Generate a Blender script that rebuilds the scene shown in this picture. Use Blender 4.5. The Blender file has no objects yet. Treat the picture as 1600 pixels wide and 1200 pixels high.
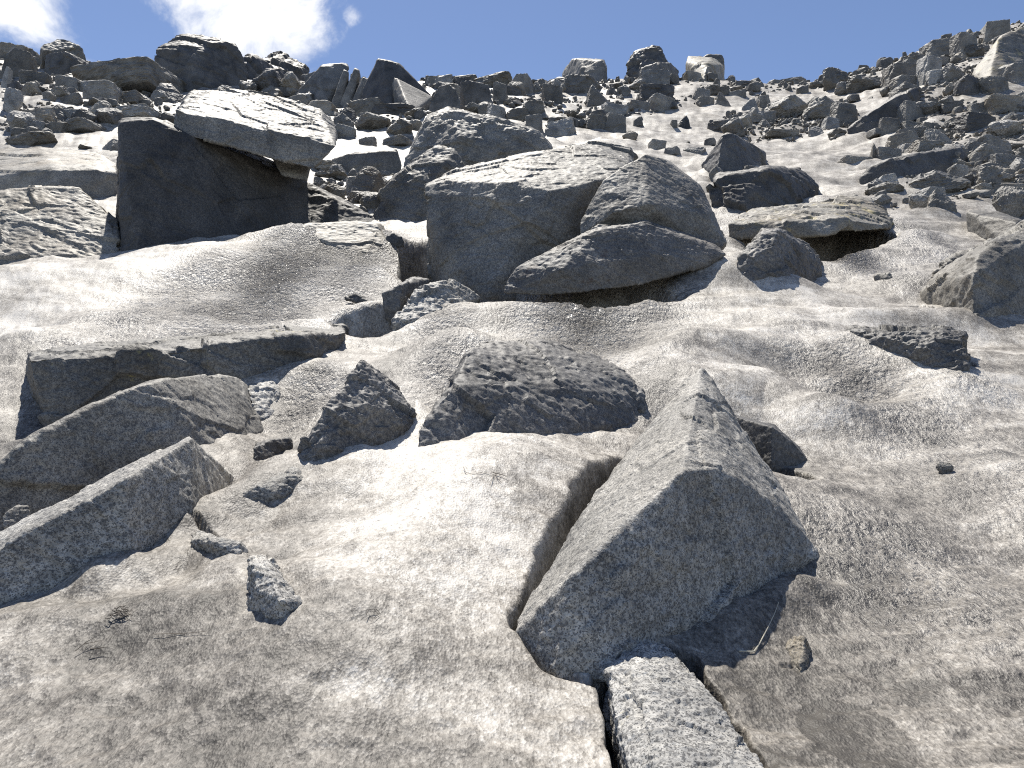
import bpy, math, random
import numpy as np
from mathutils import Vector

random.seed(7)
SC = bpy.context.scene
COL = SC.collection

# ------------------------------------------------------------------ camera
F = 1232.0                      # focal length in pixels of the 1600 px wide photograph
PITCH = math.radians(5.0)
cam_d = bpy.data.cameras.new('camera')
cam_d.sensor_width = 36.0
cam_d.lens = 36.0 * F / 1600.0
cam_d.clip_start = 0.05
cam_d.clip_end = 2000
cam = bpy.data.objects.new('camera', cam_d)
cam.location = (0, 0, 0)
cam.rotation_euler = (math.radians(90) + PITCH, 0, 0)
COL.objects.link(cam)
SC.camera = cam

# ------------------------------------------------------------------ light
SUN_EL, SUN_AZ = math.radians(64), math.radians(-19)       # azimuth to the right of straight ahead
world = bpy.data.worlds.new('World'); SC.world = world; world.use_nodes = True
nt = world.node_tree; nt.nodes.clear()
def N(t, typ, **kw):
    n = t.nodes.new(typ)
    for k, v in kw.items():
        if k == 'inp':
            for a, b in v.items(): n.inputs[a].default_value = b
        else: setattr(n, k, v)
    return n
def L(t, a, b): t.links.new(a, b)
out = N(nt, 'ShaderNodeOutputWorld'); bg = N(nt, 'ShaderNodeBackground')
sky = N(nt, 'ShaderNodeTexSky', sky_type='NISHITA')
sky.sun_disc = False; sky.sun_elevation = SUN_EL; sky.sun_rotation = SUN_AZ
sky.altitude = 2600; sky.air_density = 1.0; sky.dust_density = 1.2; sky.ozone_density = 2.6
bg.inputs['Strength'].default_value = 0.100
# clouds: noise over the direction, with two larger banks up left of the view
tc = N(nt, 'ShaderNodeTexCoord')
def dirpix(px, py):
    X = (px-800)/F; Y = (600-py)/F
    v = Vector((X, math.cos(PITCH)-Y*math.sin(PITCH), math.sin(PITCH)+Y*math.cos(PITCH)))
    return v.normalized()
cn = N(nt, 'ShaderNodeTexNoise', inp={'Scale': 11.0, 'Detail': 13.0, 'Roughness': 0.6, 'Distortion': 0.35})
L(nt, tc.outputs['Generated'], cn.inputs['Vector'])
def blob(px, py, r, w):
    c = dirpix(px, py)
    d = N(nt, 'ShaderNodeVectorMath', operation='DISTANCE'); d.inputs[1].default_value = c
    L(nt, tc.outputs['Generated'], d.inputs[0])
    m = N(nt, 'ShaderNodeMapRange', interpolation_type='SMOOTHSTEP', inp={'From Min': r, 'From Max': 0.0, 'To Min': 0.0, 'To Max': w})
    L(nt, d.outputs['Value'], m.inputs['Value'])
    return m.outputs[0]
acc = None
for b in [(425, 45, .115, 1.0), (400, -60, .15, .9), (275, 0, .085, .5), (20, -10, .085, .85), (548, 20, .03, .35),
          (536, 65, .028, .22), (-180, -120, .2, .9), (700, -420, .25, .7), (1500, -600, .3, .7), (-900, 200, .3, .8), (2900, 200, .3, .7)]:
    o = blob(*b)
    if acc is None: acc = o
    else:
        mx = N(nt, 'ShaderNodeMath', operation='MAXIMUM'); L(nt, acc, mx.inputs[0]); L(nt, o, mx.inputs[1]); acc = mx.outputs[0]
# cloud = smoothstep(blob*1.5 + noise - 1)
s1 = N(nt, 'ShaderNodeMath', operation='MULTIPLY_ADD', inp={1: 0.95}); L(nt, acc, s1.inputs[0]); cq = N(nt, 'ShaderNodeMath', operation='MULTIPLY_ADD', inp={1: 2.0, 2: -.5}); L(nt, cn.outputs['Fac'], cq.inputs[0]); L(nt, cq.outputs[0], s1.inputs[2])
s2 = N(nt, 'ShaderNodeMapRange', interpolation_type='SMOOTHSTEP', inp={'From Min': 0.72, 'From Max': 1.25})
L(nt, s1.outputs[0], s2.inputs['Value'])
cmix = N(nt, 'ShaderNodeMix', data_type='RGBA'); cmix.inputs['B'].default_value = (7.8, 7.9, 8.1, 1)
tint = N(nt, 'ShaderNodeMix', data_type='RGBA', blend_type='MULTIPLY', inp={'Factor': 1.0}); tint.inputs['B'].default_value = (1.1, 1.04, 1.04, 1)
L(nt, sky.outputs['Color'], tint.inputs['A'])
L(nt, tint.outputs['Result'], cmix.inputs['A']); L(nt, s2.outputs[0], cmix.inputs['Factor'])
L(nt, cmix.outputs['Result'], bg.inputs['Color']); L(nt, bg.outputs[0], out.inputs['Surface'])

sd = bpy.data.lights.new('sun', 'SUN'); sd.energy = 5.0; sd.angle = math.radians(0.5); sd.color = (1.0, 0.95, 0.86)
sun = bpy.data.objects.new('sun', sd); COL.objects.link(sun)
sv = Vector((math.sin(SUN_AZ)*math.cos(SUN_EL), math.cos(SUN_AZ)*math.cos(SUN_EL), math.sin(SUN_EL)))
sun.rotation_euler = sv.to_track_quat('Z', 'Y').to_euler(); sun.location = (0, 20, 60)

SC.cycles.use_denoising = False; SC.cycles.pixel_filter_type = 'BLACKMAN_HARRIS'; SC.cycles.filter_width = 1.1
SC.view_settings.view_transform = 'Standard'; SC.view_settings.look = 'None'
SC.view_settings.exposure = 0.5; SC.view_settings.gamma = 1.0; SC.view_settings.use_curve_mapping = False

# ------------------------------------------------------------------ noise (numpy)
def _h(ix, iy, iz, seed):
    with np.errstate(over='ignore'):
        n = (ix.astype(np.int64)*374761393 + iy.astype(np.int64)*668265263 + iz.astype(np.int64)*2147483647 + seed*974711)
        n = (n ^ (n >> 13)) * 1274126177
        n = n ^ (n >> 16)
        n = (n * 668265263) & 0xFFFFFFFF
        n = n ^ (n >> 15)
    return (n & 0xFFFFFF).astype(np.float64)/0xFFFFFF
def vnoise(p, seed=0):
    i = np.floor(p); f = p-i; u = f*f*f*(f*(f*6-15)+10)
    ix, iy, iz = i[:, 0], i[:, 1], i[:, 2]
    r = 0
    for dx in (0, 1):
        wx = u[:, 0] if dx else 1-u[:, 0]
        for dy in (0, 1):
            wy = u[:, 1] if dy else 1-u[:, 1]
            for dz in (0, 1):
                wz = u[:, 2] if dz else 1-u[:, 2]
                r = r + wx*wy*wz*_h(ix+dx, iy+dy, iz+dz, seed)
    return r*2-1
def fbm(p, octv=4, seed=0, gain=.5, lac=2.03):
    a = 1.0; r = 0
    for o in range(octv):
        r = r + a*vnoise(p, seed+o*17); p = p*lac+11.3; a *= gain
    return r
def facet(p, seed=0):
    """broken-stone noise: every cell of a Voronoi pattern carries its own tilted plane"""
    i = np.floor(p); best = np.full(len(p), 1e9); val = np.zeros(len(p))
    for dx in (-1, 0, 1):
        for dy in (-1, 0, 1):
            for dz in (-1, 0, 1):
                c = i+np.array([dx, dy, dz])
                q = np.stack([_h(c[:, 0], c[:, 1], c[:, 2], seed+k) for k in range(3)], 1)
                r = p-(c+q); d = (r**2).sum(1)
                m = d < best
                t = np.stack([_h(c[:, 0], c[:, 1], c[:, 2], seed+3+k)-.5 for k in range(3)], 1)
                v = (r*t).sum(1)*1.8 + (_h(c[:, 0], c[:, 1], c[:, 2], seed+9)-.5)*.7
                val = np.where(m, v, val); best = np.where(m, d, best)
    return val
def sstep(a, b, x):
    t = np.clip((x-a)/(b-a), 0, 1); return t*t*(3-2*t)

# ------------------------------------------------------------------ terrain height
ROWS = [(1200, 1.9), (1100, 2.17), (1000, 2.5), (900, 2.95), (800, 3.5), (725, 4.15), (650, 5.0), (575, 6.05), (500, 7.5),
        (450, 8.8), (400, 10.5), (350, 12.8), (300, 16), (250, 21), (200, 28), (160, 36), (130, 45)]
def tan_row(py):
    Y = (600-py)/F
    return (math.sin(PITCH)+Y*math.cos(PITCH))/(math.cos(PITCH)-Y*math.sin(PITCH))
_y = np.array([-80, -20, 0.0]+[d for _, d in ROWS]+[50, 56, 64, 90, 200.])
_zr = [d*tan_row(r) for r, d in ROWS]
_z = np.array([-21, -6.2, -1.12]+_zr+[_zr[-1]+1.2, _zr[-1]+.6, _zr[-1]-2.5, _zr[-1]-14, _zr[-1]-60])
def _pchip(xs, ys):
    h = np.diff(xs); dl = np.diff(ys)/h; m = np.zeros(len(xs))
    m[0] = dl[0]; m[-1] = dl[-1]
    for k in range(1, len(xs)-1):
        if dl[k-1]*dl[k] > 0:
            w1 = 2*h[k]+h[k-1]; w2 = h[k]+2*h[k-1]
            m[k] = (w1+w2)/(w1/dl[k-1]+w2/dl[k])
    return m
_m = _pchip(_y, _z)
def prof(y):
    y = np.clip(y, _y[0], _y[-1]-1e-6)
    k = np.clip(np.searchsorted(_y, y, side='right')-1, 0, len(_y)-2)
    h = _y[k+1]-_y[k]; t = (y-_y[k])/h
    return ((2*t**3-3*t**2+1)*_z[k]+(t**3-2*t**2+t)*h*_m[k]+(-2*t**3+3*t**2)*_z[k+1]+(t**3-t**2)*h*_m[k+1])
def Hb(x, y):
    x = np.asarray(x, float); y = np.asarray(y, float)
    z = prof(y)
    yy = np.maximum(y, 1.0); u = np.clip(x/yy, -1.2, 1.2)
    far = sstep(12, 34, y)
    z = z + yy.clip(0, 50)*far*(.085*sstep(.36, .72, u)+.08*sstep(.7, 1.2, u)+.028*sstep(-.42, -.62, u))
    return z
SAMPLES = np.geomspace(1.5, 52, 300)
def cast(px, py, fn):
    X = (px-800)/F; Y = (600-py)/F
    k = math.cos(PITCH)-Y*math.sin(PITCH)
    tx = X/k; tz = (math.sin(PITCH)+Y*math.cos(PITCH))/k
    d = SAMPLES if fn is not Hb else SAMPLES
    g = fn(tx*d, d)-tz*d
    j = np.nonzero(g > 0)[0]
    if len(j) == 0 or j[0] == 0:
        dd = 47.0 if len(j) == 0 else 1.0
        return dd
    i = j[0]; a, b = g[i-1], g[i]
    return d[i-1]+(d[i]-d[i-1])*(-a)/(b-a)
def W(px, py, d):
    X = (px-800)/F; Y = (600-py)/F
    k = math.cos(PITCH)-Y*math.sin(PITCH)
    return np.array([X/k*d, d, (math.sin(PITCH)+Y*math.cos(PITCH))/k*d])
def gb(px, py):
    d = cast(px, py, Hb); return W(px, py, d)[:2]

# snow ridges and hollows: (polyline in photo pixels laid on the slope, width m, height m)
RIDGES = [
    ([(200, 880), (350, 800), (480, 740), (590, 700), (640, 695)], .26, .10),
    ([(660, 715), (760, 690), (860, 690), (940, 675), (1000, 680)], .22, .04),
    ([(1120, 620), (1200, 610), (1280, 640)], .35, .12),
    ([(1130, 545), (1230, 520), (1330, 540)], .6, .12),
    ([(1070, 435), (1120, 450)], .8, .30),
    ([(500, 400), (620, 395)], .8, .12),
    ([(0, 470), (180, 445), (420, 400)], .9, .16),
    ([(600, 560), (760, 545)], .5, .05),
    ([(560, 640), (640, 690)], .12, .04),
    ([(1300, 560), (1480, 600)], .4, .05),
    ([(1430, 440), (1500, 430)], .5, .12),
    ([(0, 1010), (150, 985), (330, 960)], .16, .03),
    ([(470, 960), (300, 890), (150, 930)], .10, .03),
]
RIDGES += [
    ([(40, 548), (300, 528), (500, 512)], .3, .06),
    ([(1350, 510), (1500, 508)], .3, .08),
    ([(560, 1000), (660, 850), (800, 740)], .42, .10),
    ([(330, 905), (450, 860), (560, 760)], .16, .05),
    ([(0, 560), (120, 520), (300, 505)], .35, .07),
    ([(640, 610), (720, 560)], .3, .08),
    ([(1020, 600), (1080, 560), (1200, 550)], .3, .08),
    ([(1330, 640), (1500, 620)], .3, .06),
    ([(1150, 940), (1250, 890)], .12, .04),
    ([(700, 510), (840, 500), (1000, 490)], .35, .08),
    ([(860, 470), (880, 462)], .2, .05),
]
HOLLOWS = [
    ([(0, 650), (60, 640)], .5, .12),
    ([(150, 870), (300, 905)], .12, .03),
    ([(1050, 640), (1020, 700)], .15, .03),
    ([(1400, 760), (1550, 800)], .6, .07),
    ([(300, 780), (400, 735), (460, 715)], .22, .15),
    ([(1230, 900), (1280, 1050)], .5, .06),
    ([(430, 640), (460, 690)], .3, .10),
    ([(1000, 530), (1080, 540)], .4, .05),
    ([(1220, 560), (1320, 620)], .5, .10),
    ([(620, 540), (580, 560)], .4, .08),
]
def seg_d(x, y, pts):
    d = np.full(np.shape(x), 1e9)
    for (ax, ay), (bx, by) in zip(pts[:-1], pts[1:]):
        vx, vy = bx-ax, by-ay
        t = np.clip(((x-ax)*vx+(y-ay)*vy)/(vx*vx+vy*vy+1e-12), 0, 1)
        d = np.minimum(d, np.hypot(x-ax-t*vx, y-ay-t*vy))
    return d
RW = [([gb(*p) for p in pts], w, h) for pts, w, h in RIDGES]+[([gb(*p) for p in pts], w, -h) for pts, w, h in HOLLOWS]
def H0(x, y):
    x = np.asarray(x, float); y = np.asarray(y, float)
    z = Hb(x, y)
    for pts, w, h in RW:
        d = seg_d(x, y, pts); z = z + 1.6*h*np.exp(-(d/w)**2)
    q = np.stack([np.ravel(x), np.ravel(y), np.zeros(np.size(x))], 1)
    yy = np.ravel(y)
    u = fbm(q*np.array([.9, 1.3, 1]), 2, 5)*.085*sstep(1.5, 4.5, yy) + vnoise(q*.33, 9)*.12*sstep(4, 12, yy) + vnoise(q*.12, 12)*.35*sstep(14, 26, yy)
    return z + u.reshape(np.shape(x))
def G(px, py):
    return cast(px, py, H0)

# moats melted round the rocks and caves under them: (polyline px, half width m, depth m)
CARVES = [
    ([(1000, 694), (955, 742), (915, 792)], .055, .65),
    ([(915, 792), (892, 832), (862, 888)], .05, .65),
    ([(862, 888), (822, 970), (816, 1000)], .038, .4),
    ([(812, 1000), (850, 1046), (930, 1062)], .025, .12),
    ([(940, 1060), (953, 1035), (985, 1000), (1030, 992), (1070, 1003)], .035, .25),
    ([(1070, 1003), (1105, 1045), (1145, 1105), (1200, 1215), (1225, 1290)], .03, .25),
    ([(940, 1045), (955, 1100), (975, 1210), (960, 1300)], .022, .25),
    ([(1160, 690), (1235, 722)], .12, .28),
    ([(800, 468), (900, 474), (985, 468)], .45, 1.3),
    ([(690, 395), (690, 425), (740, 450)], .55, 1.5),
    ([(565, 505), (600, 500)], .30, 1.0),
    ([(1245, 385), (1320, 368)], .65, 1.4),
    ([(-80, 830), (0, 815), (90, 785), (190, 745)], .24, .6),
    ([(70, 655), (105, 640)], .20, .40),
    ([(215, 868), (296, 812), (362, 758)], .05, .25),
    ([(300, 845), (345, 870)], .015, .05),
    ([(1224, 993), (1250, 988)], .012, .02),
    ([(1395, 555), (1470, 580), (1514, 584)], .05, .22),
    ([(1437, 470), (1455, 480)], .12, .20),
    ([(640, 668), (636, 700)], .04, .15),
]
CW = [([gb(*p) for p in pts], w, h) for pts, w, h in CARVES]
def H(x, y):
    z = H0(x, y)
    wob = None
    for pts, w, h in CW:
        P = np.array(pts); x0, y0 = P.min(0)-w*2; x1, y1 = P.max(0)+w*2
        m = (x > x0) & (x < x1) & (y > y0) & (y < y1)
        if not m.any(): continue
        xm, ym = x[m], y[m]
        q = np.stack([xm, ym, np.zeros(len(xm))], 1)
        d = seg_d(xm, ym, pts)+vnoise(q/(w*2.5), 3)*w*.3
        z[m] = z[m]-h*(.9*(1-sstep(w*.65, w*.98, d))+.1*(1-sstep(w*.7, w*1.35, d)))
    return z

# ------------------------------------------------------------------ materials
def mat_rock(name, lo=(.125, .118, .106), hi=(.40, .38, .335), speck=(.05, .05, .055), warm=.25, bump=.6, grain=1.0, lichen=0.0, lichen_col=(.42, .36, .12), glossy=.6):
    m = bpy.data.materials.new(name); m.use_nodes = True; t = m.node_tree
    b = t.nodes['Principled BSDF']; b.inputs['Roughness'].default_value = glossy; b.inputs['Specular IOR Level'].default_value = .35
    g = N(t, 'ShaderNodeNewGeometry'); oi = N(t, 'ShaderNodeObjectInfo')
    big = N(t, 'ShaderNodeTexNoise', inp={'Scale': 1.7, 'Detail': 6.0, 'Roughness': .6, 'Distortion': .4})
    fine = N(t, 'ShaderNodeTexNoise', inp={'Scale': 38*grain, 'Detail': 8.0, 'Roughness': .78})
    vor = N(t, 'ShaderNodeTexVoronoi', inp={'Scale': 240*grain, 'Randomness': 1.0})
    vor2 = N(t, 'ShaderNodeTexVoronoi', inp={'Scale': 125*grain, 'Randomness': 1.0})
    for n in (big, fine, vor, vor2): L(t, g.outputs['Position'], n.inputs['Vector'])
    r1 = N(t, 'ShaderNodeMapRange', inp={'From Min': .36, 'From Max': .64}); L(t, fine.outputs['Fac'], r1.inputs['Value'])
    c1 = N(t, 'ShaderNodeMix', data_type='RGBA'); c1.inputs['A'].default_value = (*lo, 1); c1.inputs['B'].default_value = (*hi, 1)
    L(t, r1.outputs[0], c1.inputs['Factor'])
    # dark mica grains of two sizes
    sp = N(t, 'ShaderNodeSeparateColor'); L(t, vor.outputs['Color'], sp.inputs[0])
    k1 = N(t, 'ShaderNodeMapRange', inp={'From Min': .74, 'From Max': .80, 'To Max': .75}); L(t, sp.outputs[0], k1.inputs['Value'])
    sp2 = N(t, 'ShaderNodeSeparateColor'); L(t, vor2.outputs['Color'], sp2.inputs[0])
    k2 = N(t, 'ShaderNodeMapRange', inp={'From Min': .80, 'From Max': .86, 'To Max': .6}); L(t, sp2.outputs[0], k2.inputs['Value'])
    kk = N(t, 'ShaderNodeMath', operation='MAXIMUM'); L(t, k1.outputs[0], kk.inputs[0]); L(t, k2.outputs[0], kk.inputs[1])
    c2 = N(t, 'ShaderNodeMix', data_type='RGBA'); c2.inputs['B'].default_value = (*speck, 1)
    L(t, kk.outputs[0], c2.inputs['Factor']); L(t, c1.outputs['Result'], c2.inputs['A'])
    # broad weathering, warmer in places
    r2 = N(t, 'ShaderNodeMapRange', inp={'From Min': .32, 'From Max': .68, 'To Min': .55, 'To Max': 1.3}); L(t, big.outputs['Fac'], r2.inputs['Value'])
    rv = N(t, 'ShaderNodeMapRange', inp={'To Min': .70, 'To Max': 1.28}); L(t, oi.outputs['Random'], rv.inputs['Value'])
    mm = N(t, 'ShaderNodeMath', operation='MULTIPLY'); L(t, r2.outputs[0], mm.inputs[0]); L(t, rv.outputs[0], mm.inputs[1])
    c3 = N(t, 'ShaderNodeVectorMath', operation='SCALE'); L(t, c2.outputs['Result'], c3.inputs[0]); L(t, mm.outputs[0], c3.inputs['Scale'])
    wn = N(t, 'ShaderNodeTexNoise', inp={'Scale': .9, 'Detail': 5.0, 'Roughness': .65}); 
    off = N(t, 'ShaderNodeVectorMath', operation='ADD'); off.inputs[1].default_value = (31, 7, 3)
    L(t, g.outputs['Position'], off.inputs[0]); L(t, off.outputs[0], wn.inputs['Vector'])
    r3 = N(t, 'ShaderNodeMapRange', inp={'From Min': .45, 'From Max': .7, 'To Max': warm}); L(t, wn.outputs['Fac'], r3.inputs['Value'])
    c4 = N(t, 'ShaderNodeMix', data_type='RGBA', blend_type='MULTIPLY'); c4.inputs['B'].default_value = (1.0, .84, .62, 1)
    L(t, r3.outputs[0], c4.inputs['Factor']); L(t, c3.outputs[0], c4.inputs['A'])
    last = c4.outputs['Result']
    if lichen > 0:
        ln = N(t, 'ShaderNodeTexNoise', inp={'Scale': 2.6, 'Detail': 9.0, 'Roughness': .7}); L(t, off.outputs[0], ln.inputs['Vector'])
        lr = N(t, 'ShaderNodeMapRange', inp={'From Min': .68-lichen*.25, 'From Max': .74-lichen*.2, 'To Max': .7}); L(t, ln.outputs['Fac'], lr.inputs['Value'])
        c5 = N(t, 'ShaderNodeMix', data_type='RGBA'); c5.inputs['B'].default_value = (*lichen_col, 1)
        L(t, lr.outputs[0], c5.inputs['Factor']); L(t, last, c5.inputs['A']); last = c5.outputs['Result']
    L(t, last, b.inputs['Base Color'])
    # relief: coarse chips, then grain
    mp = N(t, 'ShaderNodeMapping'); mp.inputs['Rotation'].default_value = (.4, .5, .3); mp.inputs['Scale'].default_value = (1.0, 1.1, 1.3)
    L(t, g.outputs['Position'], mp.inputs['Vector'])
    b1 = N(t, 'ShaderNodeTexNoise', inp={'Scale': 12.0, 'Detail': 7.0, 'Roughness': .56, 'Distortion': .0}); L(t, mp.outputs[0], b1.inputs['Vector'])
    bn = N(t, 'ShaderNodeBump', inp={'Strength': bump, 'Distance': .022}); L(t, b1.outputs['Fac'], bn.inputs['Height'])
    bn2 = N(t, 'ShaderNodeBump', inp={'Strength': bump*.7, 'Distance': .0045}); L(t, fine.outputs['Fac'], bn2.inputs['Height']); L(t, bn.outputs[0], bn2.inputs['Normal'])
    L(t, bn2.outputs[0], b.inputs['Normal'])
    return m
M_GRANITE = mat_rock('pale_granite', lo=(.17, .164, .15), hi=(.56, .54, .495), bump=1.0, warm=.15)
M_WHITE = mat_rock('white_granite', lo=(.36, .35, .33), hi=(.80, .78, .73), bump=.8, warm=.2, lichen=.12)
M_GREY = mat_rock('grey_granite', bump=.7)
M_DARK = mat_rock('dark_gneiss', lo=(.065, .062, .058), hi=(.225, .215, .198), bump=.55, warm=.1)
M_TAN = mat_rock('tan_granite', lo=(.20, .186, .16), hi=(.44, .41, .35), bump=.6, warm=.5)
M_LICHEN = mat_rock('lichen_granite', lo=(.25, .235, .20), hi=(.49, .455, .39), bump=.6, warm=.5, lichen=.5, lichen_col=(.48, .40, .20))
M_SLAB = mat_rock('lichen_edge_granite', lo=(.085, .08, .073), hi=(.28, .27, .245), bump=.75, warm=.2, lichen=.2)
M_STAIN = mat_rock('rust_stained_granite', lo=(.12, .115, .11), hi=(.30, .29, .27), bump=.7, warm=.5, lichen=.3, lichen_col=(.075, .045, .035))

def mat_snow():
    m = bpy.data.materials.new('dirty_snow'); m.use_nodes = True; t = m.node_tree
    b = t.nodes['Principled BSDF']
    g = N(t, 'ShaderNodeNewGeometry')
    at = N(t, 'ShaderNodeAttribute', attribute_name='dirt_and_shade'); wt = N(t, 'ShaderNodeAttribute', attribute_name='wet')
    mp = N(t, 'ShaderNodeMapping'); mp.inputs['Scale'].default_value = (1, .45, .6); L(t, g.outputs['Position'], mp.inputs['Vector'])
    n1 = N(t, 'ShaderNodeTexNoise', inp={'Scale': 2.2, 'Detail': 10.0, 'Roughness': .66, 'Distortion': .5})
    mps = N(t, 'ShaderNodeMapping'); mps.inputs['Scale'].default_value = (.5, 2.2, 1); mps.inputs['Rotation'].default_value = (0, 0, .12); L(t, g.outputs['Position'], mps.inputs['Vector'])
    n1b = N(t, 'ShaderNodeTexNoise', inp={'Scale': 1.6, 'Detail': 7.0, 'Roughness': .62, 'Distortion': .8})
    L(t, mps.outputs[0], n1b.inputs['Vector'])
    n2 = N(t, 'ShaderNodeTexNoise', inp={'Scale': 70.0, 'Detail': 6.0, 'Roughness': .75})
    n3 = N(t, 'ShaderNodeTexNoise', inp={'Scale': 17.0, 'Detail': 6.0, 'Roughness': .7})
    for n in (n1, n2, n3): L(t, mp.outputs[0], n.inputs['Vector'])
    # dirt plus painted shade
    def madd(a, k, c):
        x = N(t, 'ShaderNodeMath', operation='MULTIPLY_ADD', inp={1: k}); L(t, a, x.inputs[0])
        if isinstance(c, float): x.inputs[2].default_value = c
        else: L(t, c, x.inputs[2])
        return x.outputs[0]
    va = N(t, 'ShaderNodeTexVoronoi', inp={'Scale': 130.0}); vb = N(t, 'ShaderNodeTexVoronoi', inp={'Scale': 48.0})
    wv = N(t, 'ShaderNodeMapping'); wv.inputs['Scale'].default_value = (1, .7, .7); L(t, g.outputs['Position'], wv.inputs['Vector'])
    for v_ in (va, vb): L(t, wv.outputs[0], v_.inputs['Vector'])
    sa = N(t, 'ShaderNodeSeparateColor'); L(t, va.outputs['Color'], sa.inputs[0]); sb = N(t, 'ShaderNodeSeparateColor'); L(t, vb.outputs['Color'], sb.inputs[0])
    s = madd(n1.outputs['Fac'], 1.5, -.75)
    s = madd(sa.outputs[0], .28, s); s = madd(sb.outputs[0], .18, s)
    s = madd(n1b.outputs['Fac'], 1.5, s); s = madd(n3.outputs['Fac'], .7, s); s = madd(n2.outputs['Fac'], 1.3, s)
    s = madd(s, 1.0, -1.98)
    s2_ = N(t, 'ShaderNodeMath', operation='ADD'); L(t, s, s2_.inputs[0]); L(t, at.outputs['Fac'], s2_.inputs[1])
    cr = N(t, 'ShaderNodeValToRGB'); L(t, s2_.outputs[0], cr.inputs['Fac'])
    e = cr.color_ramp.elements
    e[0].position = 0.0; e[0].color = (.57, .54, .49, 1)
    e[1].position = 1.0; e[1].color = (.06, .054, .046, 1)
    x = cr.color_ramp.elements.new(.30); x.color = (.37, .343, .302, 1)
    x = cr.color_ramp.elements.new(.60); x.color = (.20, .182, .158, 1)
    # dark grit specks
    vo = N(t, 'ShaderNodeTexVoronoi', inp={'Scale': 60.0}); L(t, g.outputs['Position'], vo.inputs['Vector'])
    sc_ = N(t, 'ShaderNodeSeparateColor'); L(t, vo.outputs['Color'], sc_.inputs[0])
    q1 = N(t, 'ShaderNodeMath', operation='GREATER_THAN', inp={1: .90}); L(t, sc_.outputs[0], q1.inputs[0])
    q2 = N(t, 'ShaderNodeMapRange', inp={'From Min': .35, 'From Max': .25, 'To Max': .55}); L(t, vo.outputs['Distance'], q2.inputs['Value'])
    q = N(t, 'ShaderNodeMath', operation='MULTIPLY'); L(t, q1.outputs[0], q.inputs[0]); L(t, q2.outputs[0], q.inputs[1])
    cm = N(t, 'ShaderNodeMix', data_type='RGBA'); cm.inputs['B'].default_value = (.06, .05, .045, 1)
    L(t, q.outputs[0], cm.inputs['Factor']); L(t, cr.outputs['Color'], cm.inputs['A'])
    L(t, cm.outputs['Result'], b.inputs['Base Color'])
    ro = N(t, 'ShaderNodeMapRange', inp={'To Min': .58, 'To Max': .2}); L(t, wt.outputs['Fac'], ro.inputs['Value']); L(t, ro.outputs[0], b.inputs['Roughness'])
    sl = N(t, 'ShaderNodeMapRange', inp={'To Min': .35, 'To Max': .9}); L(t, wt.outputs['Fac'], sl.inputs['Value']); L(t, sl.outputs[0], b.inputs['Specular IOR Level'])
    # relief
    n4 = N(t, 'ShaderNodeTexNoise', inp={'Scale': 45.0, 'Detail': 7.0, 'Roughness': .7}); L(t, mp.outputs[0], n4.inputs['Vector'])
    bu = N(t, 'ShaderNodeBump', inp={'Strength': .4, 'Distance': .018}); L(t, n3.outputs['Fac'], bu.inputs['Height'])
    bu2 = N(t, 'ShaderNodeBump', inp={'Strength': .45, 'Distance': .004}); L(t, va.outputs['Distance'], bu2.inputs['Height']); L(t, bu.outputs[0], bu2.inputs['Normal'])
    n5 = N(t, 'ShaderNodeTexNoise', inp={'Scale': 34.0, 'Detail': 4.0, 'Roughness': .6}); L(t, mp.outputs[0], n5.inputs['Vector'])
    bu3 = N(t, 'ShaderNodeBump', inp={'Distance': .28}); L(t, wt.outputs['Fac'], bu3.inputs['Strength']); L(t, n5.outputs['Fac'], bu3.inputs['Height']); L(t, bu2.outputs[0], bu3.inputs['Normal'])
    L(t, bu3.outputs[0], b.inputs['Normal'])
    return m
M_SNOW = mat_snow()

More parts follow.
